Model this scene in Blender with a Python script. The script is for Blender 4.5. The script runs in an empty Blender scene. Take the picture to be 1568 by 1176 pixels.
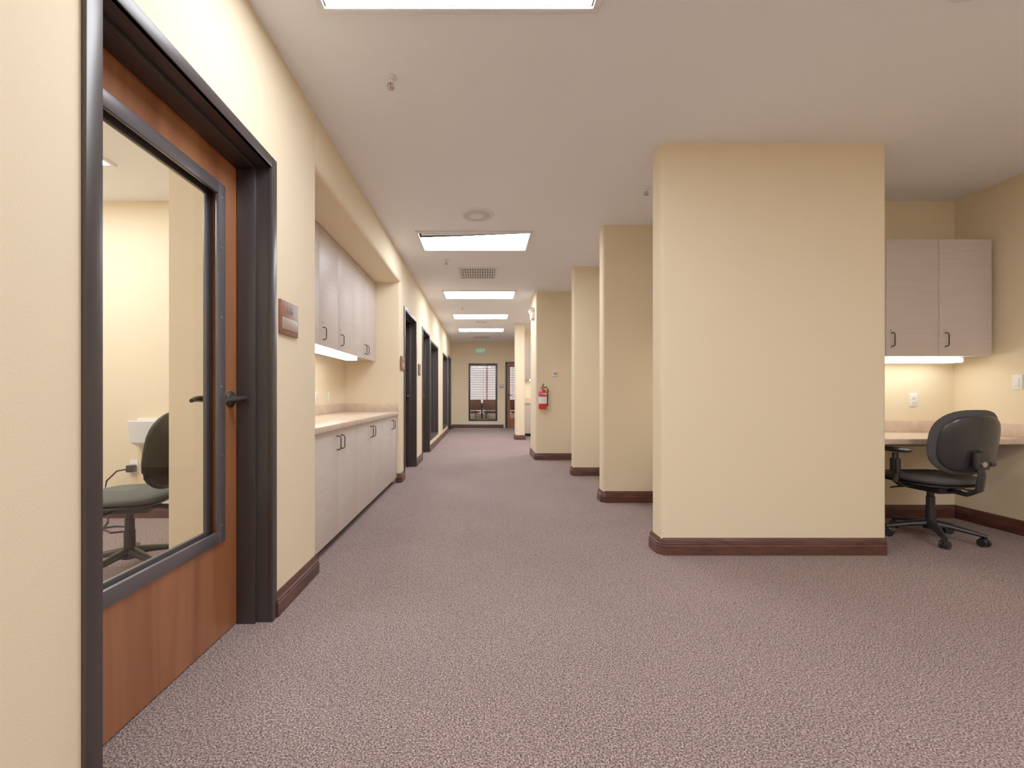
import bpy, bmesh, math
from mathutils import Vector, Matrix
S=bpy.context.scene
S.view_settings.view_transform='Standard'
S.view_settings.look='None'
S.view_settings.exposure=0.0
S.view_settings.gamma=1.25
H=2.74

# ---------------- materials ----------------
def srgb(r,g,b):
    f=lambda c:(c/255/12.92) if c/255<=.04045 else ((c/255+.055)/1.055)**2.4
    return (f(r),f(g),f(b),1)
def newmat(name):
    m=bpy.data.materials.new(name); m.use_nodes=True
    nt=m.node_tree; bs=nt.nodes['Principled BSDF']
    return m,nt,bs
def plain(name,col,rough=.5,metal=0,bump=0,bscale=200,var=0,vscale=8,spec=.5):
    m,nt,bs=newmat(name)
    bs.inputs['Base Color'].default_value=col
    bs.inputs['Roughness'].default_value=rough
    bs.inputs['Metallic'].default_value=metal
    bs.inputs['Specular IOR Level'].default_value=spec
    tc=nt.nodes.new('ShaderNodeTexCoord')
    if bump:
        n=nt.nodes.new('ShaderNodeTexNoise'); n.inputs['Scale'].default_value=bscale; n.inputs['Detail'].default_value=2
        nt.links.new(tc.outputs['Object'],n.inputs['Vector'])
        b=nt.nodes.new('ShaderNodeBump'); b.inputs['Strength'].default_value=bump; b.inputs['Distance'].default_value=.002
        nt.links.new(n.outputs['Fac'],b.inputs['Height']); nt.links.new(b.outputs['Normal'],bs.inputs['Normal'])
    if var:
        n=nt.nodes.new('ShaderNodeTexNoise'); n.inputs['Scale'].default_value=vscale; n.inputs['Detail'].default_value=4
        nt.links.new(tc.outputs['Object'],n.inputs['Vector'])
        r=nt.nodes.new('ShaderNodeValToRGB')
        r.color_ramp.elements[0].position=.3; r.color_ramp.elements[1].position=.7
        r.color_ramp.elements[0].color=tuple(c*(1-var) for c in col[:3])+(1,)
        r.color_ramp.elements[1].color=tuple(min(1,c*(1+var)) for c in col[:3])+(1,)
        nt.links.new(n.outputs['Fac'],r.inputs['Fac']); nt.links.new(r.outputs['Color'],bs.inputs['Base Color'])
    return m
def grain(name,c1,c2,scale,rough=.4,lo=.35,hi=.65,coat=0):
    m,nt,bs=newmat(name)
    tc=nt.nodes.new('ShaderNodeTexCoord'); mp=nt.nodes.new('ShaderNodeMapping'); mp.inputs['Scale'].default_value=scale
    n=nt.nodes.new('ShaderNodeTexNoise'); n.inputs['Scale'].default_value=1; n.inputs['Detail'].default_value=6; n.inputs['Distortion'].default_value=.6
    r=nt.nodes.new('ShaderNodeValToRGB'); r.color_ramp.elements[0].position=lo; r.color_ramp.elements[1].position=hi
    r.color_ramp.elements[0].color=c1; r.color_ramp.elements[1].color=c2
    nt.links.new(tc.outputs['Object'],mp.inputs['Vector']); nt.links.new(mp.outputs['Vector'],n.inputs['Vector'])
    nt.links.new(n.outputs['Fac'],r.inputs['Fac']); nt.links.new(r.outputs['Color'],bs.inputs['Base Color'])
    bs.inputs['Roughness'].default_value=rough; bs.inputs['Coat Weight'].default_value=coat
    return m
def emis(name,col,st):
    m,nt,bs=newmat(name)
    bs.inputs['Base Color'].default_value=(.9,.9,.9,1)
    bs.inputs['Emission Color'].default_value=col; bs.inputs['Emission Strength'].default_value=st
    return m
def carpet(name,ca,cb,cc):
    m,nt,bs=newmat(name)
    tc=nt.nodes.new('ShaderNodeTexCoord')
    v=nt.nodes.new('ShaderNodeTexVoronoi'); v.inputs['Scale'].default_value=200
    n=nt.nodes.new('ShaderNodeTexNoise'); n.inputs['Scale'].default_value=175; n.inputs['Detail'].default_value=3
    n2=nt.nodes.new('ShaderNodeTexNoise'); n2.inputs['Scale'].default_value=1.3; n2.inputs['Detail'].default_value=3
    for q in (v,n,n2): nt.links.new(tc.outputs['Object'],q.inputs['Vector'])
    r=nt.nodes.new('ShaderNodeValToRGB'); e=r.color_ramp.elements
    e[0].position=.36; e[0].color=ca; e[1].position=.64; e[1].color=cc
    x=e.new(.5); x.color=cb
    nt.links.new(n.outputs['Fac'],r.inputs['Fac'])
    mx=nt.nodes.new('ShaderNodeMix'); mx.data_type='RGBA'; mx.blend_type='MULTIPLY'; mx.inputs[0].default_value=1
    rr=nt.nodes.new('ShaderNodeMapRange'); rr.inputs['From Min'].default_value=.0; rr.inputs['From Max'].default_value=.8
    rr.inputs['To Min'].default_value=1.2; rr.inputs['To Max'].default_value=.5
    nt.links.new(v.outputs['Distance'],rr.inputs['Value'])
    nt.links.new(r.outputs['Color'],mx.inputs[6]); nt.links.new(rr.outputs['Result'],mx.inputs[7])
    mx2=nt.nodes.new('ShaderNodeMix'); mx2.data_type='RGBA'; mx2.blend_type='MULTIPLY'; mx2.inputs[0].default_value=1
    r2=nt.nodes.new('ShaderNodeMapRange'); r2.inputs['To Min'].default_value=.86; r2.inputs['To Max'].default_value=1.14
    nt.links.new(n2.outputs['Fac'],r2.inputs['Value'])
    nt.links.new(mx.outputs[2],mx2.inputs[6]); nt.links.new(r2.outputs['Result'],mx2.inputs[7])
    nt.links.new(mx2.outputs[2],bs.inputs['Base Color'])
    b=nt.nodes.new('ShaderNodeBump'); b.inputs['Strength'].default_value=.5; b.inputs['Distance'].default_value=.003
    nt.links.new(v.outputs['Distance'],b.inputs['Height']); b.invert=True
    nt.links.new(b.outputs['Normal'],bs.inputs['Normal'])
    bs.inputs['Roughness'].default_value=.95; bs.inputs['Specular IOR Level'].default_value=.1
    return m
def glassmat():
    m,nt,bs=newmat('clear_glass'); nt.nodes.remove(bs)
    t=nt.nodes.new('ShaderNodeBsdfTransparent'); g=nt.nodes.new('ShaderNodeBsdfGlossy'); g.inputs['Roughness'].default_value=.02
    t.inputs['Color'].default_value=(.97,.985,.98,1)
    f=nt.nodes.new('ShaderNodeLayerWeight'); f.inputs['Blend'].default_value=.5
    p=nt.nodes.new('ShaderNodeMath'); p.operation='POWER'; p.inputs[1].default_value=5
    a=nt.nodes.new('ShaderNodeMath'); a.operation='MULTIPLY_ADD'; a.inputs[1].default_value=.6; a.inputs[2].default_value=.03
    nt.links.new(f.outputs['Facing'],p.inputs[0]); nt.links.new(p.outputs[0],a.inputs[0])
    mx=nt.nodes.new('ShaderNodeMixShader'); o=nt.nodes['Material Output']
    nt.links.new(a.outputs[0],mx.inputs[0]); nt.links.new(t.outputs[0],mx.inputs[1]); nt.links.new(g.outputs[0],mx.inputs[2])
    nt.links.new(mx.outputs[0],o.inputs['Surface'])
    return m
def blindmat():
    m,nt,bs=newmat('terracotta_blind')
    bs.inputs['Base Color'].default_value=srgb(214,160,148); bs.inputs['Roughness'].default_value=.6
    t=nt.nodes.new('ShaderNodeBsdfTranslucent'); t.inputs['Color'].default_value=srgb(232,190,178)
    mx=nt.nodes.new('ShaderNodeMixShader'); mx.inputs[0].default_value=.5; o=nt.nodes['Material Output']
    nt.links.new(bs.outputs[0],mx.inputs[1]); nt.links.new(t.outputs[0],mx.inputs[2]); nt.links.new(mx.outputs[0],o.inputs['Surface'])
    return m
WALL=plain('wall_paint_cream',(.83,.69,.475,1),.75,bump=.3,bscale=170,spec=.25)
CEIL=plain('ceiling_paint',(.88,.88,.91,1),.85,bump=.3,bscale=110,spec=.2)
CARP=carpet('carpet_taupe',(.11,.068,.060,1),(.33,.235,.215,1),(.62,.48,.45,1))
DOORW=grain('cherry_door_wood',(.20,.060,.022,1),(.34,.125,.048,1),(9,9,.8),.35,.3,.7,.2)
BASEW=grain('dark_baseboard_wood',(.050,.016,.011,1),(.105,.036,.025,1),(5,5,30),.4)
FRAME=plain('bronze_metal_frame',srgb(54,48,48),.35,.15)
KIT=plain('glass_kit_metal',srgb(92,88,92),.3,.4)
LAM=grain('taupe_laminate',srgb(202,189,181),srgb(208,196,188),(3,3,40),.45)
LAMIN=plain('laminate_edge',srgb(150,138,130),.5)
CTR=plain('beige_stone_laminate',srgb(210,186,164),.35,var=.12,vscale=14)
BLK=plain('black_plastic',(.015,.015,.016,1),.38)
BLKS=plain('black_gloss_plastic',(.02,.021,.025,1),.25)
FAB=plain('charcoal_fabric',(.055,.053,.055,1),.9,bump=.8,bscale=500)
FABG=plain('grey_green_fabric',(.10,.105,.085,1),.9,bump=.8,bscale=500)
MESHF=plain('black_mesh_fabric',(.03,.028,.025,1),.8,bump=.6,bscale=300)
WHT=plain('white_plastic',(.80,.80,.78,1),.4)
WHM=plain('white_painted_metal',(.78,.78,.78,1),.45)
GRY=plain('mid_grey',(.25,.25,.25,1),.6)  # plain grey for vent backing, sign digits and thermostats
LGRY=plain('light_grille_grey',(.6,.6,.6,1),.6)
DRK=plain('dark_gap',(.02,.02,.02,1),.8)
CHR=plain('satin_metal',(.45,.45,.46,1),.3,.9)
DKM=plain('dark_pull_metal',(.06,.055,.05,1),.35,.7)
RED=plain('extinguisher_red',(.62,.02,.02,1),.3)
PLQ=grain('plaque_brown_wood',srgb(118,70,50),srgb(138,86,62),(20,60,60),.4)
PLG=plain('plaque_strip',srgb(158,136,120),.4)
GRN=emis('exit_green',(.1,.75,.35,1),.6)
EXB=plain('exit_box_pale_green',srgb(196,222,196),.4)
LENS=emis('troffer_lens',(.94,.95,1.0,1),17.0)
STRIP=emis('undercabinet_lens',(1,.98,.86,1),8.0)
GLS=glassmat()
BLIND=blindmat()
REDC=plain('dark_red_vinyl',srgb(92,36,36),.5)

# ---------------- builder ----------------
class B:
    def __init__(s,name):
        s.name=name; s.bm=bmesh.new(); s.mats=[]
    def mi(s,m):
        if m not in s.mats: s.mats.append(m)
        return s.mats.index(m)
    def add(s,tb,m,M=None):
        i=s.mi(m)
        if M is not None: bmesh.ops.transform(tb,matrix=M,verts=tb.verts)
        bmesh.ops.recalc_face_normals(tb,faces=tb.faces)
        for f in tb.faces: f.material_index=i; f.smooth=True
        me=bpy.data.meshes.new('t'); tb.to_mesh(me); tb.free()
        s.bm.from_mesh(me); bpy.data.meshes.remove(me)
    def box(s,x0,x1,y0,y1,z0,z1,m,bev=0,M=None,seg=2):
        t=bmesh.new()
        bmesh.ops.create_cube(t,size=1)
        bmesh.ops.transform(t,matrix=Matrix.Translation(((x0+x1)/2,(y0+y1)/2,(z0+z1)/2))@Matrix.Diagonal((abs(x1-x0),abs(y1-y0),abs(z1-z0),1)),verts=t.verts)
        if bev: bmesh.ops.bevel(t,geom=t.edges[:],offset=bev,segments=seg,profile=.5,affect='EDGES')
        s.add(t,m,M)
    def cyl(s,p0,p1,r,m,seg=20,r2=None,M=None):
        p0=Vector(p0);p1=Vector(p1); d=p1-p0
        t=bmesh.new()
        bmesh.ops.create_cone(t,cap_ends=True,segments=seg,radius1=r,radius2=r if r2 is None else r2,depth=d.length)
        R=d.to_track_quat('Z','Y').to_matrix().to_4x4()
        bmesh.ops.transform(t,matrix=Matrix.Translation((p0+p1)/2)@R,verts=t.verts)
        s.add(t,m,M)
    def tube(s,pts,r,m,seg=10,M=None,rs=None,flat=1):
        pts=[Vector(p) for p in pts]; t=bmesh.new(); rings=[]
        up=Vector((0,0,1))
        for i,p in enumerate(pts):
            a=pts[max(0,i-1)]; b=pts[min(len(pts)-1,i+1)]
            d=(b-a).normalized()
            u=up if abs(d.z)<.95 else Vector((0,1,0))
            sx=d.cross(u).normalized(); sy=sx.cross(d).normalized()
            rr=rs[i] if rs else r
            rings.append([t.verts.new(p+sx*math.cos(2*math.pi*k/seg)*rr+sy*math.sin(2*math.pi*k/seg)*rr*flat) for k in range(seg)])
        for a,b in zip(rings,rings[1:]):
            for k in range(seg): t.faces.new((a[k],a[(k+1)%seg],b[(k+1)%seg],b[k]))
        t.faces.new(rings[0]); t.faces.new(rings[-1][::-1])
        s.add(t,m,M)
    def lathe(s,prof,m,c=(0,0,0),seg=28,M=None):
        t=bmesh.new(); rings=[]
        for r,z in prof:
            rings.append([t.verts.new((c[0]+r*math.cos(2*math.pi*k/seg),c[1]+r*math.sin(2*math.pi*k/seg),c[2]+z)) for k in range(seg)])
        for a,b in zip(rings,rings[1:]):
            for k in range(seg): t.faces.new((a[k],a[(k+1)%seg],b[(k+1)%seg],b[k]))
        t.faces.new(rings[0][::-1]); t.faces.new(rings[-1])
        s.add(t,m,M)
    def prism(s,pts,z0,z1,m,M=None):
        t=bmesh.new()
        a=[t.verts.new((p[0],p[1],z0)) for p in pts]; b=[t.verts.new((p[0],p[1],z1)) for p in pts]
        n=len(pts)
        for k in range(n): t.faces.new((a[k],a[(k+1)%n],b[(k+1)%n],b[k]))
        t.faces.new(a[::-1]); t.faces.new(b)
        s.add(t,m,M)
    def sweep(s,pts,prof,m):
        t=bmesh.new(); rings=[]; n=len(pts)
        nr=[]
        for a,b in zip(pts,pts[1:]):
            dx,dy=b[0]-a[0],b[1]-a[1]; l=math.hypot(dx,dy); nr.append((dy/l,-dx/l))
        for i,p in enumerate(pts):
            n1=nr[max(0,i-1)]; n2=nr[min(n-2,i)]
            k=1+n1[0]*n2[0]+n1[1]*n2[1]
            mx,my=(n1[0]+n2[0])/k,(n1[1]+n2[1])/k
            rings.append([t.verts.new((p[0]+mx*d,p[1]+my*d,z)) for d,z in prof])
        q=len(prof)
        for a,b in zip(rings,rings[1:]):
            for k in range(q): t.faces.new((a[k],a[(k+1)%q],b[(k+1)%q],b[k]))
        t.faces.new(rings[0]); t.faces.new(rings[-1][::-1])
        s.add(t,m)
    def pillow(s,w,h,th,m,n=3.5,fn=None,M=None,seg=40,p=4):
        t=bmesh.new()
        def P(r,a,sg):
            c,sn=math.cos(a),math.sin(a)
            x=w/2*math.copysign(abs(c)**(2/n),c)*r; y=h/2*math.copysign(abs(sn)**(2/n),sn)*r
            z=sg*th/2*max(0,(1-r**p))**.5+(fn(x,y) if fn else 0)
            return (x,y,z)
        rs=[.25,.5,.7,.83,.92,.97,.993,1]
        def side(sg,edge):
            c=t.verts.new(P(0,0,sg)); prev=None
            for r in rs[:-1]:
                cur=[t.verts.new(P(r,2*math.pi*k/seg,sg)) for k in range(seg)]
                if prev is None:
                    for k in range(seg): t.faces.new((c,cur[k],cur[(k+1)%seg]))
                else:
                    for k in range(seg): t.faces.new((prev[k],cur[k],cur[(k+1)%seg],prev[(k+1)%seg]))
                prev=cur
            for k in range(seg): t.faces.new((prev[k],edge[k],edge[(k+1)%seg],prev[(k+1)%seg]))
        edge=[t.verts.new(P(1,2*math.pi*k/seg,0)) for k in range(seg)]
        side(1,edge); side(-1,edge)
        s.add(t,m,M)
    def done(s,loc=(0,0,0),rot=0,ang=32):
        me=bpy.data.meshes.new(s.name); s.bm.to_mesh(me); s.bm.free()
        for m in s.mats: me.materials.append(m)
        me.set_sharp_from_angle(angle=math.radians(ang))
        o=bpy.data.objects.new(s.name,me); S.collection.objects.link(o)
        o.location=loc; o.rotation_euler=(0,0,rot)
        return o
def rpoly(pts,r,which=None,seg=5):
    out=[]; n=len(pts)
    for i,p in enumerate(pts):
        if which is not None and i not in which: out.append(tuple(p)); continue
        a=Vector(pts[i-1]); b=Vector(pts[(i+1)%n]); p=Vector(p)
        u=(a-p).normalized(); v=(b-p).normalized(); c=p+(u+v)*r
        for k in range(seg+1):
            t=math.pi/2*k/seg
            q=c-v*r*math.cos(t)-u*r*math.sin(t)
            out.append((q.x,q.y))
    return out

# ---------------- shell ----------------
b=B('floor'); b.box(-4.3,4.3,-3.2,19,-.12,0,CARP); b.done()
b=B('ceiling'); b.box(-4.3,4.3,-3.2,19,H,H+.12,CEIL); b.done()
XI,XO=-1.0,-1.2
D1=(1.12,2.156); AL=(2.706,5.45)
DB=(5.66,6.70); DC=(7.34,8.36); WC=(8.46,9.9); WD=(11.1,12.5); DD=(12.72,13.74)
HD=2.178
YE=14.4
b=B('wall_left')
def seg(y0,y1,z0=0,z1=H): b.box(XO,XI,y0,y1,z0,z1,WALL)
seg(-3.0,D1[0]); seg(D1[0],D1[1],HD)
R=.035
b.prism(rpoly([(XI,D1[1]),(XI,AL[0]),(-1.8,AL[0]),(-1.8,2.58),(XO,2.58),(XO,D1[1])],R,[1]),0,H,WALL)
hp=rpoly([(XI,H),(XI,2.42),(-1.67,2.42),(-1.67,H)],R,[1])
M=Matrix(((1,0,0,0),(0,0,1,0),(0,1,0,0),(0,0,0,1)))
b.prism(hp,AL[0]-.02,AL[1]+.02,WALL,M)
b.box(-1.8,-1.67,2.7,AL[1]+.1,0,H,WALL)
b.prism(rpoly([(XI,DB[0]),(XO,DB[0]),(-1.8,DB[0]-.06),(-1.8,AL[1]),(XI,AL[1])],R,[4]),0,H,WALL)
seg(DB[0],DB[1],HD); seg(DB[1],DC[0]); seg(DC[0],DC[1],HD); seg(DC[1],WC[0])
for w in (WC,WD): seg(w[0],w[1],0,.2); seg(w[0],w[1],2.1,H)
seg(WC[1],WD[0]); seg(WD[1],DD[0]); seg(DD[0],DD[1],HD); seg(DD[1],YE+.15)
b.done()
b=B('wall_office'); 
b.box(-3.9,-1.8,3.9,4.02,0,H,WALL); b.box(-4.02,-3.9,.1,14.6,0,H,WALL); b.box(-3.9,XO,.1,.22,0,H,WALL)
b.box(-3.9,-1.8,5.45,5.6,0,H,WALL)
b.done()
b=B('wall_end')
ex0,ex1=-.47,.45; dz=2.08
b.box(-3.9,ex0,YE,YE+.15,0,H,WALL); b.box(ex0,ex1,YE,YE+.15,0,.22,WALL); b.box(ex0,ex1,YE,YE+.15,2.06,H,WALL)
b.box(ex1,.70,YE,YE+.15,0,H,WALL); b.box(.70,1.66,YE,YE+.15,dz+.03,H,WALL); b.box(1.66,4.08,YE,YE+.15,0,H,WALL)
b.done()
b=B('wall_right'); b.box(4.08,4.2,-3.0,YE,0,H,WALL); b.done()
b=B('wall_back'); b.box(-1.2,4.2,-3.12,-3.0,0,H,WALL); b.done()
RW=2.69
def wing(name,x0,y0,y1,x1,which):
    b=B(name); b.prism(rpoly([(x0,y0),(x1,y0),(x1,y1),(x0,y1)],.03,which),0,H,WALL); return b.done()
wing('wall_wing_1',1.18,3.0,3.16,RW,[0,1,3])
wing('wall_wing_2',1.18,4.45,4.6,2.59,[0,3])
wing('wall_wing_3',1.18,5.9,6.05,2.59,[0,3])
wing('wall_wing_4',.85,7.32,8.1,2.59,[0,3])
wing('wall_wing_5',.76,10.6,10.95,.98,[0,1,2,3])
b=B('wall_spine'); b.box(2.59,RW,3.16,YE,0,H,WALL); b.done()
b=B('wall_nook'); b.box(RW,4.08,3.9,4.02,0,H,WALL); b.done()
b=B('wall_far_nook'); b.box(1.05,2.59,12.0,12.15,0,H,WALL); b.box(1.68,1.8,12.15,YE,0,H,WALL); b.done()

# baseboards
PR=[(0,0),(.02,0),(.02,.062),(.017,.066),(.017,.078),(.013,.082),(.013,.092),(.007,.104),(.005,.112),(0,.112)]
def base(name,*paths):
    b=B(name)
    for p in paths: b.sweep(p,PR,BASEW)
    b.done()
def cc(p,a,c,r=.03):
    p=Vector(p);a=Vector(a);c=Vector(c)
    q1=p+(a-p).normalized()*r; q2=p+(c-p).normalized()*r
    return [tuple(q1),tuple(q2)]
base('baseboard_left',[(XI,-3),(XI,D1[0])],
 [(XI,D1[1])]+cc((XI,AL[0]),(XI,D1[1]),(-1.05,AL[0]),.02)+[(-1.055,AL[0])],
 [(-1.055,AL[1])]+cc((XI,AL[1]),(-1.05,AL[1]),(XI,DB[0]),.02)+[(XI,DB[0])],
 [(XI,DB[1]),(XI,DC[0])],[(XI,DC[1]),(XI,DD[0])],[(XI,DD[1]),(XI,YE)])
base('baseboard_end',[(XI,YE),(.65,YE)])
def wb(name,x0,y0,y1,x1,wrap=False):
    p=[(x0,y1)]+cc((x0,y0),(x0,y1),(x1,y0),.028)
    if wrap: p+=cc((x1,y0),(x0,y0),(x1,y1),.028)+[(x1,3.9)]
    else: p+=[(x1,y0)]
    base(name,p)
wb('baseboard_wing_1',1.18,3.0,3.16,RW,True)
wb('baseboard_wing_2',1.18,4.45,4.6,2.59)
wb('baseboard_wing_3',1.18,5.9,6.05,2.59)
wb('baseboard_wing_4',.85,7.32,8.1,2.59)
base('baseboard_wing_5',[(.76,10.95),(.76,10.6),(.98,10.6),(.98,10.95)])
base('baseboard_right',[(RW,3.9),(4.08,3.9),(4.08,-3.0)])
base('baseboard_office',[(-3.9,3.9),(-1.8,3.9),(-1.8,2.58),(XO,2.58)])

# ---------------- doors ----------------
def door(name,y0,y1,screws=False):
    b=B(name); f=.05; ft=.014
    a0,a1=y0+f,y1-f; zt=HD-f
    for (p,q) in ((y0,a0),(a1,y1)):
        b.box(XI-.005,XI+ft,p,q,0,HD,FRAME,.003)
        b.box(XO-ft,XO+.005,p,q,0,HD,FRAME,.003)
        b.box(XO,XI,p+.012,q-.012,0,HD-.012,FRAME)
    b.box(XI-.005,XI+ft,a0,a1,zt,HD,FRAME,.003); b.box(XO-ft,XO+.005,a0,a1,zt,HD,FRAME,.003)
    b.box(XO,XI,a0-.012,a1+.012,zt+.012,HD-.012,FRAME)
    b.box(XO+.002,XI+.01,a0-.014,a0-.002,0,zt,FRAME); b.box(XO+.002,XI+.01,a1+.002,a1+.014,0,zt,FRAME)
    b.box(XO+.002,XI+.01,a0-.01,a1+.01,zt,zt+.014,FRAME)
    b.box(-1.143,-1.06,a0-.003,a0+.016,0,zt,FRAME,.002); b.box(-1.143,-1.06,a1-.016,a1+.003,0,zt,FRAME,.002)
    b.box(-1.143,-1.06,a0,a1,zt-.016,zt+.003,FRAME,.002)
    xf,xb=-1.147,-1.192
    l0,l1=a0+.002,a1-.002; g0,g1=l0+.125,l1-.125; zb,zg=.43,1.975
    b.box(xb,xf,l0,g0,.008,zt-.003,DOORW); b.box(xb,xf,g1,l1,.008,zt-.003,DOORW)
    b.box(xb,xf,g0,g1,.008,zb,DOORW); b.box(xb,xf,g0,g1,zg,zt-.003,DOORW)
    k=.045
    for (xa,xc) in ((xf-.004,xf+.012),(xb-.012,xb+.004)):
        b.box(xa,xc,g0-.008,g0+k,zb-.008,zg+.008,KIT,.003); b.box(xa,xc,g1-k,g1+.008,zb-.008,zg+.008,KIT,.003)
        b.box(xa,xc,g0+k-.003,g1-k+.003,zb-.008,zb+k,KIT,.003); b.box(xa,xc,g0+k-.003,g1-k+.003,zg-k,zg+.008,KIT,.003)
    b.box(-1.173,-1.167,g0+.004,g1-.004,zb+.004,zg-.004,GLS)
    if screws:
        for z in (.5,.8,1.1,1.4,1.7,1.92):
            b.cyl((xf+.011,g1-.025,z),(xf+.0145,g1-.025,z),.006,CHR,10)
            b.cyl((xb-.011,g1-.025,z),(xb-.0145,g1-.025,z),.006,CHR,10)
    yl=l1-.062; zl=1.045
    for sx,xx in ((1,xf),(-1,xb)):
        b.lathe([(.004,0),(.036,0),(.036,.006),(.030,.012),(.018,.016),(.016,.03),(.004,.03)],DKM,seg=28,M=Matrix.Translation((xx,yl,zl))@Matrix.Rotation(sx*math.pi/2,4,'Y'))
        b.cyl((xx+sx*.01,yl,zl),(xx+sx*.062,yl,zl),.013,DKM,16)
        b.tube([(xx+sx*.058,yl+.012,zl+.001),(xx+sx*.064,yl-.01,zl+.001),(xx+sx*.066,yl-.05,zl+.002),(xx+sx*.062,yl-.09,zl-.001),(xx+sx*.05,yl-.125,zl-.006)],.01,DKM,12,rs=[.013,.014,.012,.0105,.008],flat=1.1)
        b.cyl((xx+sx*.06,yl,zl+.0),(xx+sx*.072,yl,zl),.007,CHR,14)
    b.box(xf-.001,xf+.003,l1-.01,l1,zl-.1,zl+.1,DKM)
    return b.done()
door('door_1',*D1,screws=True); door('door_2',*DB); door('door_3',*DC); door('door_4',*DD)
def win_left(name,w):
    b=B(name)
    z0,z1=.2,2.1
    for xa,xc in ((XI-.004,XI+.014),(XO-.014,XO+.004)):
        b.box(xa,xc,w[0],w[0]+.05,z0,z1,FRAME,.003); b.box(xa,xc,w[1]-.05,w[1],z0,z1,FRAME,.003)
        b.box(xa,xc,w[0]+.05,w[1]-.05,z0,z0+.05,FRAME,.003); b.box(xa,xc,w[0]+.05,w[1]-.05,z1-.05,z1,FRAME,.003)
    b.box(XO,XI,w[0],w[0]+.045,z0,z1,FRAME); b.box(XO,XI,w[1]-.045,w[1],z0,z1,FRAME)
    b.box(XO,XI,w[0],w[1],z0,z0+.045,FRAME); b.box(XO,XI,w[0],w[1],z1-.045,z1,FRAME)
    b.box(-1.103,-1.097,w[0]+.04,w[1]-.04,z0+.04,z1-.04,GLS)
    b.done()
win_left('window_1',WC); win_left('window_2',WD)
b=B('window_3'); f=.055
for ya,yc in ((YE-.014,YE+.004),(YE+.146,YE+.164)):
    b.box(ex0,ex0+f,ya,yc,.22,2.06,FRAME,.003); b.box(ex1-f,ex1,ya,yc,.22,2.06,FRAME,.003)
    b.box(ex0+f,ex1-f,ya,yc,.22,.22+f,FRAME,.003); b.box(ex0+f,ex1-f,ya,yc,2.06-f,2.06,FRAME,.003)
b.box(ex0,ex0+.05,YE,YE+.15,.22,2.06,FRAME); b.box(ex1-.05,ex1,YE,YE+.15,.22,2.06,FRAME)
b.box(ex0,ex1,YE,YE+.15,.22,.27,FRAME); b.box(ex0,ex1,YE,YE+.15,2.01,2.06,FRAME)
b.box(ex0+.04,ex1-.04,YE+.07,YE+.076,.26,2.02,GLS); b.done()
b=B('door_5')
b.box(.70,.76,YE-.014,YE+.16,0,2.11,FRAME,.003); b.box(1.60,1.66,YE-.014,YE+.16,0,2.11,FRAME,.003); b.box(.76,1.60,YE-.014,YE+.16,2.05,2.11,FRAME,.003)
b.box(.765,.86,YE+.05,YE+.09,.008,2.045,DOORW); b.box(1.5,1.595,YE+.05,YE+.09,.008,2.045,DOORW)
b.box(.86,1.5,YE+.05,YE+.09,.008,.3,DOORW); b.box(.86,1.5,YE+.05,YE+.09,1.95,2.045,DOORW)
b.box(.855,1.505,YE+.067,YE+.073,.295,1.955,GLS)
b.cyl((.81,YE+.05,1.04),(.81,YE,1.04),.012,DKM); b.cyl((.81,YE+.05,1.04),(.81,YE+.04,1.04),.03,DKM); b.tube([(.80,YE,1.04),(.93,YE,1.04)],.009,DKM)
b.done()

# ---------------- end room ----------------
b=B('wall_exterior')
b.box(-3.9,4.08,18.4,18.55,0,.25,WALL); b.box(-3.9,4.08,18.4,18.55,2.3,H,WALL)
b.box(-3.9,-1.4,18.4,18.55,.25,2.3,WALL); b.box(2.8,4.08,18.4,18.55,.25,2.3,WALL)
b.box(-4.02,-3.9,YE+.15,18.55,0,H,WALL); b.box(4.08,4.2,YE,18.55,0,H,WALL)
b.done()
b=B('window_4')
for x in (-1.4,.12,1.4,2.74): b.box(x,x+.06,18.42,18.5,.25,2.3,WHM)
b.box(-1.4,2.8,18.42,18.5,.25,.31,WHM); b.box(-1.4,2.8,18.42,18.5,2.24,2.3,WHM)
b.box(-1.35,2.75,18.45,18.456,.3,2.25,GLS)
b.done()
b=B('window_blinds')
b.box(-1.38,2.78,18.33,18.38,2.22,2.28,BLIND)
for i in range(27):
    z=2.18-i*.07
    b.box(-1.36,2.76,-.024,.024,-.0015,.0015,BLIND,M=Matrix.Translation((0,18.355,z))@Matrix.Rotation(.85,4,'X'))
for x in (-1.0,0.0,1.2,2.3): b.box(x,x+.01,18.352,18.356,.36,2.2,BLIND)
b.done()
def wchair(loc,rot):
    b=B('waiting_chair')
    b.box(-.25,.25,-.24,.24,.40,.46,REDC,.02); b.box(-.24,.24,-.27,-.22,.5,.88,REDC,.015)
    for sx in (-1,1):
        b.tube([(sx*.27,.24,0),(sx*.27,.22,.62),(sx*.27,-.22,.64),(sx*.27,-.3,0)],.014,BLK)
        b.tube([(sx*.27,-.24,.43),(sx*.235,-.245,.86)],.012,BLK)
    b.tube([(-.27,.0,.39),(.27,0,.39)],.013,BLK); b.tube([(-.27,-.235,.55),(.27,-.235,.55)],.012,BLK)
    b.done(loc,rot)
wchair((-.42,16.6,0),.5); wchair((.30,16.7,0),-.3); wchair((1.25,16.6,0),-.8)
b=B('meeting_table'); 
b.lathe([(.01,.71),(.44,.71),(.45,.72),(.45,.735),(.44,.745),(.01,.745)],DOORW,(-.05,17.5,0),40)
b.lathe([(.01,0),(.26,0),(.25,.02),(.05,.05),(.035,.1),(.035,.68),(.12,.71),(.01,.71)],BLK,(-.05,17.5,0),28)
b.done()

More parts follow.
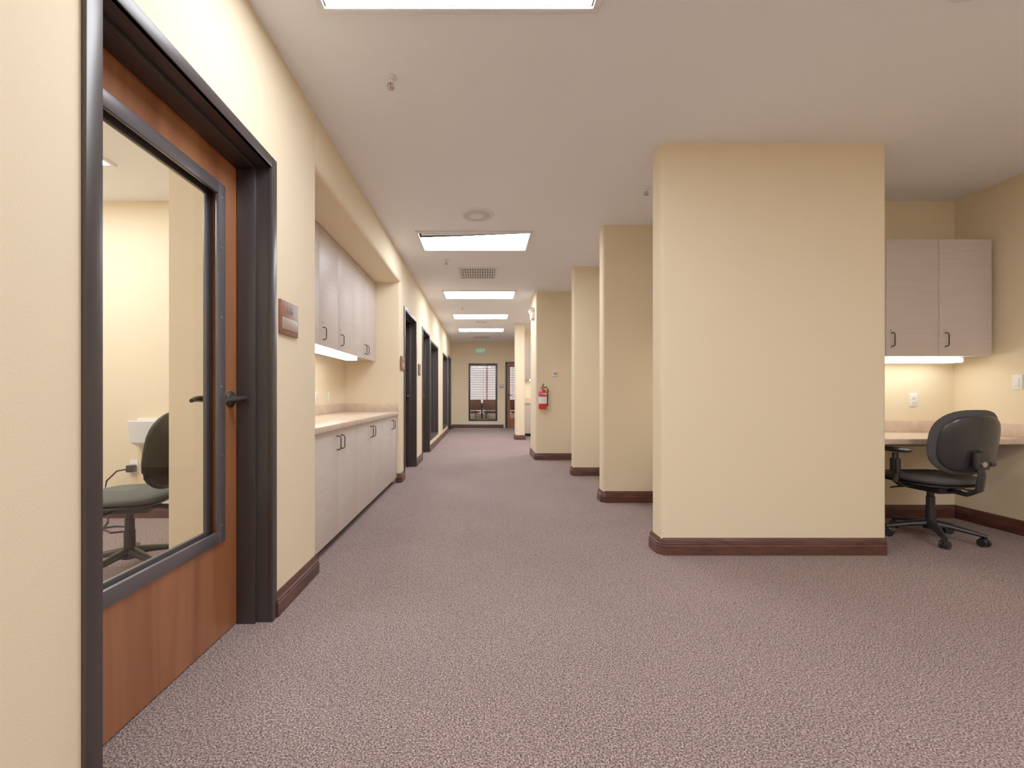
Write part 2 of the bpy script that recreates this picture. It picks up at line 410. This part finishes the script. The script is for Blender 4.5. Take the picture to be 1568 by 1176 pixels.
# ---------------- ceiling fixtures ----------------
def troffer(x0,y0,w=1.21,d=.61,skew=False):
    b=B('ceiling_light_panel'); x1=x0+w; y1=y0+d; t=.028; z0=H-.016
    b.box(x0,x1,y0,y0+t,z0,H,WHM,.002); b.box(x0,x1,y1-t,y1,z0,H,WHM,.002)
    b.box(x0,x0+t,y0+t,y1-t,z0,H,WHM,.002); b.box(x1-t,x1,y0+t,y1-t,z0,H,WHM,.002)
    b.box(x0+t,x1-t,y0+t,y1-t,H-.004,H,DRK)
    g=t+.010
    ys=y0+g
    b.box(x0+g,x1-g,ys,y1-g,H-.010,H-.005,LENS)
    if skew:
        b.prism([(x0+g,ys-.002),(x1-g,ys-.002),(x1-.3,ys+.03),(x0+.45,ys+.085),(x0+g,ys+.12)],H-.014,H-.0105,DRK)
        b.prism([(x0+g+.02,ys+.0),(x1-.25,ys+.0),(x0+.5,ys+.04),(x0+g+.02,ys+.06)],H-.0155,H-.0142,WHM)
    return b.done()
troffer(-.71,1.355); troffer(-.70,4.61,skew=True); troffer(-.67,7.24); troffer(-.66,9.32); troffer(-.66,11.35)
troffer(2.1,-.2); troffer(-.71,-1.6); troffer(2.1,-2.2)
troffer(-3.88,2.68); troffer(-3.2,7.2); troffer(-3.2,11.5); troffer(-.7,15.6); troffer(-3.4,.8)
troffer(1.25,8.9,w=1.21)
def speaker(x,y,r=.165):
    b=B('ceiling_speaker')
    b.lathe([(r*.2,0),(r,0),(r*.99,-.006),(r*.85,-.012),(r*.82,-.008),(r*.45,-.012),(r*.2,-.013)],WHM,(x,y,H),36)
    b.lathe([(r*.1,0),(r*.42,0),(r*.40,-.003),(r*.1,-.004)],WHT,(x,y,H-.012),30)
    for k in range(6):
        rr=r*(.48+k*.055)
        b.lathe([(rr,0),(rr+.002,0),(rr+.002,-.0015),(rr,-.0015)],LGRY,(x,y,H-.0085-.001*(5-k)),36)
    b.done()
speaker(-.06,4.2); speaker(-.05,10.4,.15); speaker(2.02,1.77,.15)
def sprinkler(x,y):
    b=B('fire_sprinkler')
    b.lathe([(.005,0),(.036,0),(.034,-.006),(.02,-.012),(.012,-.014),(.011,-.03),(.005,-.03)],WHM,(x,y,H),24)
    for s in (-1,1): b.tube([(x+s*.011,y,H-.028),(x+s*.016,y,H-.042),(x+s*.004,y,H-.056)],.0028,CHR,8)
    b.cyl((x,y,H-.03),(x,y,H-.052),.003,RED,8)
    b.lathe([(.003,0),(.02,.001),(.02,-.001),(.003,-.003)],CHR,(x,y,H-.056),16)
    b.done()
sprinkler(-.49,2.38); sprinkler(-.46,5.6); sprinkler(1.32,3.65); sprinkler(-.4,8.6)
def vent(x0,x1,y0,y1):
    b=B('air_vent'); t=.03
    b.box(x0,x1,y0,y0+t,H-.012,H,WHM,.002); b.box(x0,x1,y1-t,y1,H-.012,H,WHM,.002)
    b.box(x0,x0+t,y0+t,y1-t,H-.012,H,WHM,.002); b.box(x1-t,x1,y0+t,y1-t,H-.012,H,WHM,.002)
    b.box(x0+t,x1-t,y0+t,y1-t,H-.003,H,GRY)
    n=14
    for i in range(n):
        x=x0+t+(x1-x0-2*t)*(i+.5)/n
        b.box(-.006,.006,y0+t,y1-t,-.004,.004,WHM,M=Matrix.Translation((x,0,H-.008)))
    for i in range(1,4):
        y=y0+(y1-y0)*i/4; b.box(x0+t,x1-t,y-.005,y+.005,H-.011,H-.004,WHM)
    b.done()
vent(-.34,.19,5.93,6.5); vent(-.3,.22,12.9,13.4)

# ---------------- cabinetry ----------------
def pull_left(b,x,y,z,L=.1):
    b.tube([(x,y,z-L/2),(x+.025,y,z-L/2+.004),(x+.03,y,z-L/2+.014),(x+.03,y,z+L/2-.014),(x+.025,y,z+L/2-.004),(x,y,z+L/2)],.0045,DKM,8)
def pull_front(b,x,y,z,L=.11):
    b.tube([(x,y,z-L/2),(x,y-.025,z-L/2+.004),(x,y-.03,z-L/2+.014),(x,y-.03,z+L/2-.014),(x,y-.025,z+L/2-.004),(x,y,z+L/2)],.0045,DKM,8)
y0,y1=2.735,5.44
b=B('base_cabinet')
fx=-1.045
b.box(-1.668,fx-.02,y0,y1,.07,.818,LAMIN)
b.box(-1.668,fx-.06,y0,y1,0,.07,DRK)
ed=[y0]+[2.785+.475*k for k in range(6)]+[y1]
for a,c in zip(ed,ed[1:]):
    b.box(fx-.019,fx,a+.0015,c-.0015,.065,.815,LAM,.0015)
for c in (3.26,4.21,5.16):
    for s in (-1,1):
        pull_left(b,fx,c+s*.045,.72)
b.done()
b=B('counter_left')
b.box(-1.668,-1.02,y0-.02,y1,.82,.86,CTR,.004)
b.box(-1.668,-1.65,y0-.02,y1-.018,.86,.96,CTR,.003); b.box(-1.668,-1.03,y1-.018,y1+.002,.86,.96,CTR,.003)
b.done()
b=B('upper_cabinet'); ux=-1.3
b.box(-1.668,ux-.02,y0,y1,1.47,2.41,LAM)
ue=[y0,3.10,3.57,4.04,4.505,4.97,y1]
for a,c in zip(ue,ue[1:]): b.box(ux-.019,ux,a+.0015,c-.0015,1.46,2.41,LAM,.0015)
for y in (3.65,4.11,4.925,5.015,3.15): pull_left(b,ux,y,1.56)
for y in (4.1,5.02,3.65): b.cyl((ux,y,1.65),(ux+.004,y,1.65),.008,CHR,12)
b.done()
b=B('undercabinet_light')
b.box(-1.45,-1.33,3.0,4.75,1.43,1.469,WHM,.003); b.box(-1.44,-1.325,3.02,4.73,1.422,1.455,STRIP,.003)
b.done()
def plate(name,x,y,z,axis,kind='outlet'):
    b=B(name)
    if axis=='+x': M=Matrix.Translation((x,y,z))@Matrix.Rotation(math.pi/2,4,'Z')
    elif axis=='-x': M=Matrix.Translation((x,y,z))@Matrix.Rotation(-math.pi/2,4,'Z')
    else: M=Matrix.Translation((x,y,z))
    b.box(-.035,.035,-.006,0,-.058,.058,WHT,.003,M)
    if kind=='outlet':
        for dz in (-.02,.02):
            b.box(-.016,.016,-.009,-.005,dz-.014,dz+.014,WHT,.002,M)
            for sx in (-.006,.006): b.box(sx-.001,sx+.001,-.0098,-.0088,dz-.004,dz+.005,DRK,0,M)
    else: b.box(-.016,.016,-.010,-.005,-.032,.032,WHT,.003,M)
    b.done()
plate('wall_outlet',-1.67,4.86,1.04,'+x'); plate('wall_outlet',-1.67,4.5,1.04,'+x')
plate('wall_outlet',3.72,3.9,1.02,'-y'); plate('light_switch',4.08,3.44,1.16,'-x','switch')
plate('wall_outlet',-3.02,3.9,.44,'-y')

# right nook
b=B('desk_counter')
b.box(RW,4.078,3.3,3.898,.70,.74,CTR,.004); b.box(RW,4.078,3.88,3.898,.74,.84,CTR,.003); b.box(4.06,4.078,3.3,3.88,.74,.84,CTR,.003)
b.box(RW+.0,4.078,3.86,3.898,.62,.70,LAMIN)
for x in (RW+.02,4.05): b.prism([(3.35,.70),(3.898,.70),(3.898,.30)],x,x+.02,LAM,Matrix(((0,0,1,0),(1,0,0,0),(0,1,0,0),(0,0,0,1))))
b.done()
b=B('upper_cabinet'); uy=3.57
b.box(RW,4.03,uy+.02,3.898,1.375,2.29,LAM)
ue=[RW,2.77,3.19,3.61,4.03]
for a,c in zip(ue,ue[1:]): b.box(a+.0015,c-.0015,uy,uy+.019,1.37,2.295,LAM,.0015)
for x in (3.235,3.66): pull_front(b,x,uy,1.50); b.cyl((x-.005,uy,1.575),(x-.005,uy-.004,1.575),.007,CHR,12)
b.done()
b=B('undercabinet_light')
b.box(2.75,3.93,3.68,3.80,1.335,1.374,WHM,.003); b.box(2.77,3.91,3.672,3.79,1.328,1.362,STRIP,.003)
b.done()
# workstation nooks along the spine wall, unseen; fittings and strips added to brighten wing fronts
for (ya,yb) in ((3.17,4.44),(4.61,5.89),(6.06,7.31)):
    b=B('desk_counter')
    b.box(1.99,2.588,ya,yb,.70,.74,CTR,.004); b.box(2.57,2.588,ya,yb,.74,.84,CTR,.003); b.box(2.55,2.588,ya,yb,.62,.70,LAMIN)
    b.done()
    b=B('upper_cabinet'); b.box(2.28,2.588,ya,yb,1.375,2.29,LAM)
    q=(yb-ya)/3
    for k in range(3): b.box(2.26,2.279,ya+k*q+.002,ya+(k+1)*q-.002,1.37,2.295,LAM,.0015)
    for k in range(3):
        y=ya+k*q+.05; x=2.26; z=1.5
        b.tube([(x,y,z-.05),(x-.028,y,z-.045),(x-.028,y,z+.045),(x,y,z+.05)],.0045,DKM,8)
    b.done()
    b=B('undercabinet_light'); b.box(2.36,2.48,ya+.05,yb-.05,1.335,1.374,WHM,.003); b.box(2.352,2.47,ya+.07,yb-.07,1.328,1.362,STRIP,.003); b.done()  # strip out of view, added for its glow on the wing walls

# far nook
b=B('base_cabinet')
b.box(1.05,2.58,11.42,11.998,.08,.82,LAM); b.box(1.05,2.58,11.48,11.998,0,.08,DRK)
for k in range(3): b.box(1.052+.51*k,1.558+.51*k,11.40,11.42,.08,.815,LAM,.002); pull_front(b,1.51+.51*k,11.40,.72)
b.box(1.03,2.585,11.38,11.998,.82,.86,CTR,.004); b.box(1.05,2.58,11.98,11.998,.86,.96,CTR)
b.done()
b=B('upper_cabinet')
b.box(1.05,2.58,11.69,11.998,1.46,2.35,LAM)
for k in range(3): b.box(1.052+.51*k,1.558+.51*k,11.67,11.69,1.455,2.35,LAM,.002); pull_front(b,1.51+.51*k,11.67,1.55)
b.done()
b=B('undercabinet_light'); b.box(1.2,2.4,11.75,11.85,1.43,1.459,WHM); b.box(1.21,2.39,11.744,11.84,1.424,1.45,STRIP); b.done()

# ---------------- office chair ----------------
def office_chair(loc,rot,seatm,backm,shell,mesh=False):
    b=B('office_chair')
    for k in range(5):
        a=2*math.pi*k/5+.35; c,s=math.cos(a),math.sin(a)
        b.tube([(c*.03,s*.03,.115),(c*.12,s*.12,.105),(c*.22,s*.22,.088),(c*.285,s*.285,.075)],.02,BLK,12,rs=[.034,.028,.022,.017],flat=.75)
        px,py=c*.275,s*.275
        b.cyl((px,py,.045),(px,py,.082),.009,BLK,10)
        t=a+.9; nx,ny=math.cos(t),math.sin(t)
        ox,oy=-ny*.012,nx*.012
        for q in (-1,1):
            b.cyl((px+ox+nx*q*.006,py+oy+ny*q*.006,.028),(px+ox+nx*q*.024,py+oy+ny*q*.024,.028),.028,BLK,20)
        b.tube([(px-ny*.018,py+nx*.018,.05),(px+ox,py+oy,.06),(px+ox-ny*.02,py+oy+nx*.02,.045)],.012,BLK,8)
    b.lathe([(.01,.07),(.045,.075),(.042,.125),(.032,.14),(.01,.142)],BLK,seg=24)
    b.lathe([(.01,.13),(.03,.13),(.03,.24),(.026,.245),(.026,.31),(.022,.315),(.022,.38),(.01,.38)],BLK,seg=24)
    b.box(-.09,.09,-.14,.12,.355,.405,BLK,.015)
    b.box(-.14,.14,-.12,.12,.395,.412,BLK,.004)
    b.tube([(.05,-.02,.38),(.2,-.02,.375),(.25,-.03,.36),(.29,-.04,.355)],.007,BLK,8,rs=[.006,.006,.007,.011])
    b.tube([(-.05,.04,.38),(-.22,.05,.375),(-.26,.05,.37)],.006,BLK,8)
    def sf(x,y): return -.9*max(0,y-.12)**2+.15*x*x
    b.pillow(.50,.48,.07,seatm,3.2,sf,Matrix.Translation((0,.02,.45)),p=5)
    b.pillow(.47,.45,.03,BLK,3.2,sf,Matrix.Translation((0,.02,.416)),p=6)
    def bf(x,y): return .95*x*x
    MM=Matrix(((1,0,0,0),(0,0,1,0),(0,1,0,0),(0,0,0,1)))
    hb=.46
    Mb=Matrix.Translation((0,-.265,.735))@Matrix.Rotation(math.radians(9),4,'X')@MM
    b.pillow(.50,hb,.06 if not mesh else .02,backm,2.7,bf,Mb,p=5)
    Mc=Matrix.Translation((0,-.292,.728))@Matrix.Rotation(math.radians(9),4,'X')@MM
    if not mesh:
        b.pillow(.44,hb*.86,.045,shell,2.9,bf,Mc,p=7)
    else:
        pts=[]
        for k in range(33):
            a=2*math.pi*k/32; c,s=math.cos(a),math.sin(a)
            x=.245*math.copysign(abs(c)**(2/2.9),c); y=hb/2*math.copysign(abs(s)**(2/2.9),s)
            pts.append(Mb@Vector((x,y,bf(x,y))))
        b.tube(pts,.013,BLK,8)
    b.tube([(0,-.10,.385),(0,-.24,.375),(0,-.315,.42),(0,-.33,.52),(0,-.32,.64)],.03,BLK,12,rs=[.03,.03,.03,.028,.022],flat=.5)
    b.box(-.05,.05,-.342,-.305,.56,.68,BLK,.012)
    b.cyl((.05,-.325,.60),(.085,-.325,.60),.02,BLK,16)
    b.cyl((-.01,-.335,.60),(-.01,-.357,.60),.018,CHR,16)
    if not mesh:
        for s in (-1,1):
            b.tube([(s*.12,0,.40),(s*.24,-.01,.40),(s*.285,-.015,.43),(s*.295,-.02,.52),(s*.295,-.02,.64)],.02,BLK,12,rs=[.018,.02,.022,.022,.02],flat=.8)
            b.box(s*.295-.018,s*.295+.018,-.05,.01,.49,.60,BLK,.008)
            b.pillow(.085,.25,.032,BLK,3,None,Matrix.Translation((s*.29,0,.662)),p=5)
    return b.done(loc,rot)
office_chair((3.32,3.345,0),math.radians(3),FAB,FAB,BLKS)
office_chair((-2.15,2.74,0),math.radians(100),FABG,MESHF,BLKS,True)

# ---------------- small things ----------------
def text(body,size,mat,loc,rot,parent,name):
    c=bpy.data.curves.new(name,'FONT'); c.body=body; c.size=size; c.extrude=.001; c.align_x='CENTER'; c.align_y='CENTER'
    c.materials.append(mat)
    o=bpy.data.objects.new(name,c); S.collection.objects.link(o); o.location=loc; o.rotation_euler=rot; o.parent=parent
def plaque(y,z,txt='116'):
    b=B('room_number_sign')
    b.box(XI+.0005,XI+.014,y-.105,y+.105,z-.085,z+.085,PLQ,.004); b.box(XI+.012,XI+.017,y-.09,y+.09,z-.06,z+.0,PLG,.002)
    o=b.done(); text(txt,.05,GRY,(XI+.0155,y,z+.04),(math.pi/2,0,math.pi/2),o,'digits')
plaque(2.30,1.45,'116'); plaque(5.55,1.45,'114'); plaque(7.0,1.45,'112'); plaque(12.61,1.45,'108')
b=B('exit_sign'); b.box(-.24,.08,YE-.05,YE,2.34,2.58,WHT,.006)
b.box(-.235,.075,YE-.052,YE-.049,2.345,2.575,EXB)
o=b.done(); text('EXIT',.14,GRN,(-.08,YE-.053,2.46),(math.pi/2,0,0),o,'letters')
b=B('thermostat'); b.box(.52,.64,YE-.025,YE,1.28,1.38,GRY,.005); b.box(.54,.62,YE-.028,YE-.024,1.32,1.36,WHT); b.done()
b=B('thermostat'); b.box(1.12,1.20,7.295,7.32,1.36,1.44,WHT,.005); b.box(1.135,1.185,7.292,7.297,1.39,1.42,GRY); b.done()
b=B('emergency_light'); b.box(.80,.85,7.45,7.72,2.33,2.43,WHT,.01)
for y in (7.5,7.66): b.cyl((.825,y,2.43),(.80,y-.02,2.50),.035,WHT,18,.045); b.cyl((.80,y-.02,2.50),(.799,y-.021,2.504),.04,CHR,18)
b.done()
b=B('fire_extinguisher'); ex,ey,ez=.955,7.235,.83
b.lathe([(.01,0),(.05,.0),(.062,.008),(.066,.02),(.066,.26),(.060,.285),(.040,.305),(.022,.315),(.02,.33),(.01,.33)],RED,(ex,ey,ez),32)
b.lathe([(.0665,.09),(.0672,.09),(.0672,.20),(.0665,.20)],WHT,(ex,ey,ez),32)
b.cyl((ex,ey,ez+.325),(ex,ey,ez+.36),.018,CHR); 
b.box(ex-.012,ex+.012,ey-.11,ey+.02,ez+.352,ez+.362,BLK,.003)
b.tube([(ex,ey+.02,ez+.36),(ex,ey-.03,ez+.385),(ex,ey-.11,ez+.40)],.009,BLK,8)
b.cyl((ex-.02,ey-.02,ez+.345),(ex-.035,ey-.04,ez+.345),.014,CHR,14)
b.tube([(ex+.015,ey,ez+.345),(ex+.06,ey-.01,ez+.35),(ex+.082,ey-.015,ez+.31),(ex+.08,ey-.015,ez+.2),(ex+.075,ey-.015,ez+.10)],.009,BLK,10)
b.tube([(ex+.076,ey-.015,ez+.11),(ex+.072,ey-.015,ez+.05)],.012,BLK,10,rs=[.009,.015])
b.box(ex-.02,ex+.02,7.302,7.318,ez+.1,ez+.36,CHR,.002); b.lathe([(.067,.235),(.069,.235),(.069,.255),(.067,.255)],CHR,(ex,ey,ez),32)
b.done()
b=B('wall_file_holder'); 
b.box(-2.98,-2.70,3.88,3.898,.62,.86,WHT,.002)
b.prism([(3.88,.62),(3.80,.66),(3.77,.84),(3.775,.845),(3.81,.67),(3.88,.63)],-2.98,-2.70,WHT,Matrix(((0,0,1,0),(1,0,0,0),(0,1,0,0),(0,0,0,1))))
b.done()
b=B('power_cord')
b.box(-3.05,-2.99,3.84,3.892,.40,.46,BLK,.006)
b.tube([(-3.03,3.85,.43),(-3.09,3.8,.42),(-3.16,3.78,.34),(-3.18,3.78,.22),(-3.13,3.76,.10),(-3.1,3.72,.012),(-3.0,3.55,.008),(-2.85,3.45,.008),(-2.75,3.5,.008),(-2.8,3.6,.008),(-2.95,3.62,.008),(-3.1,3.5,.008)],.007,BLK,8)
b.done()

# ---------------- world & camera ----------------
w=bpy.data.worlds.new('World'); S.world=w; w.use_nodes=True
w.node_tree.nodes['Background'].inputs[0].default_value=(.9,.95,1,1); w.node_tree.nodes['Background'].inputs[1].default_value=1.3
cd=bpy.data.cameras.new('cam'); co=bpy.data.objects.new('camera',cd); S.collection.objects.link(co)
co.location=(0,0,1.066); co.rotation_euler=(math.pi/2,0,0)
cd.sensor_width=36; cd.sensor_fit='HORIZONTAL'; cd.lens=36*690/1568
cd.shift_x=(784-740)/1568; cd.shift_y=(604-588)/1568; cd.clip_start=.02; cd.clip_end=200
S.camera=co
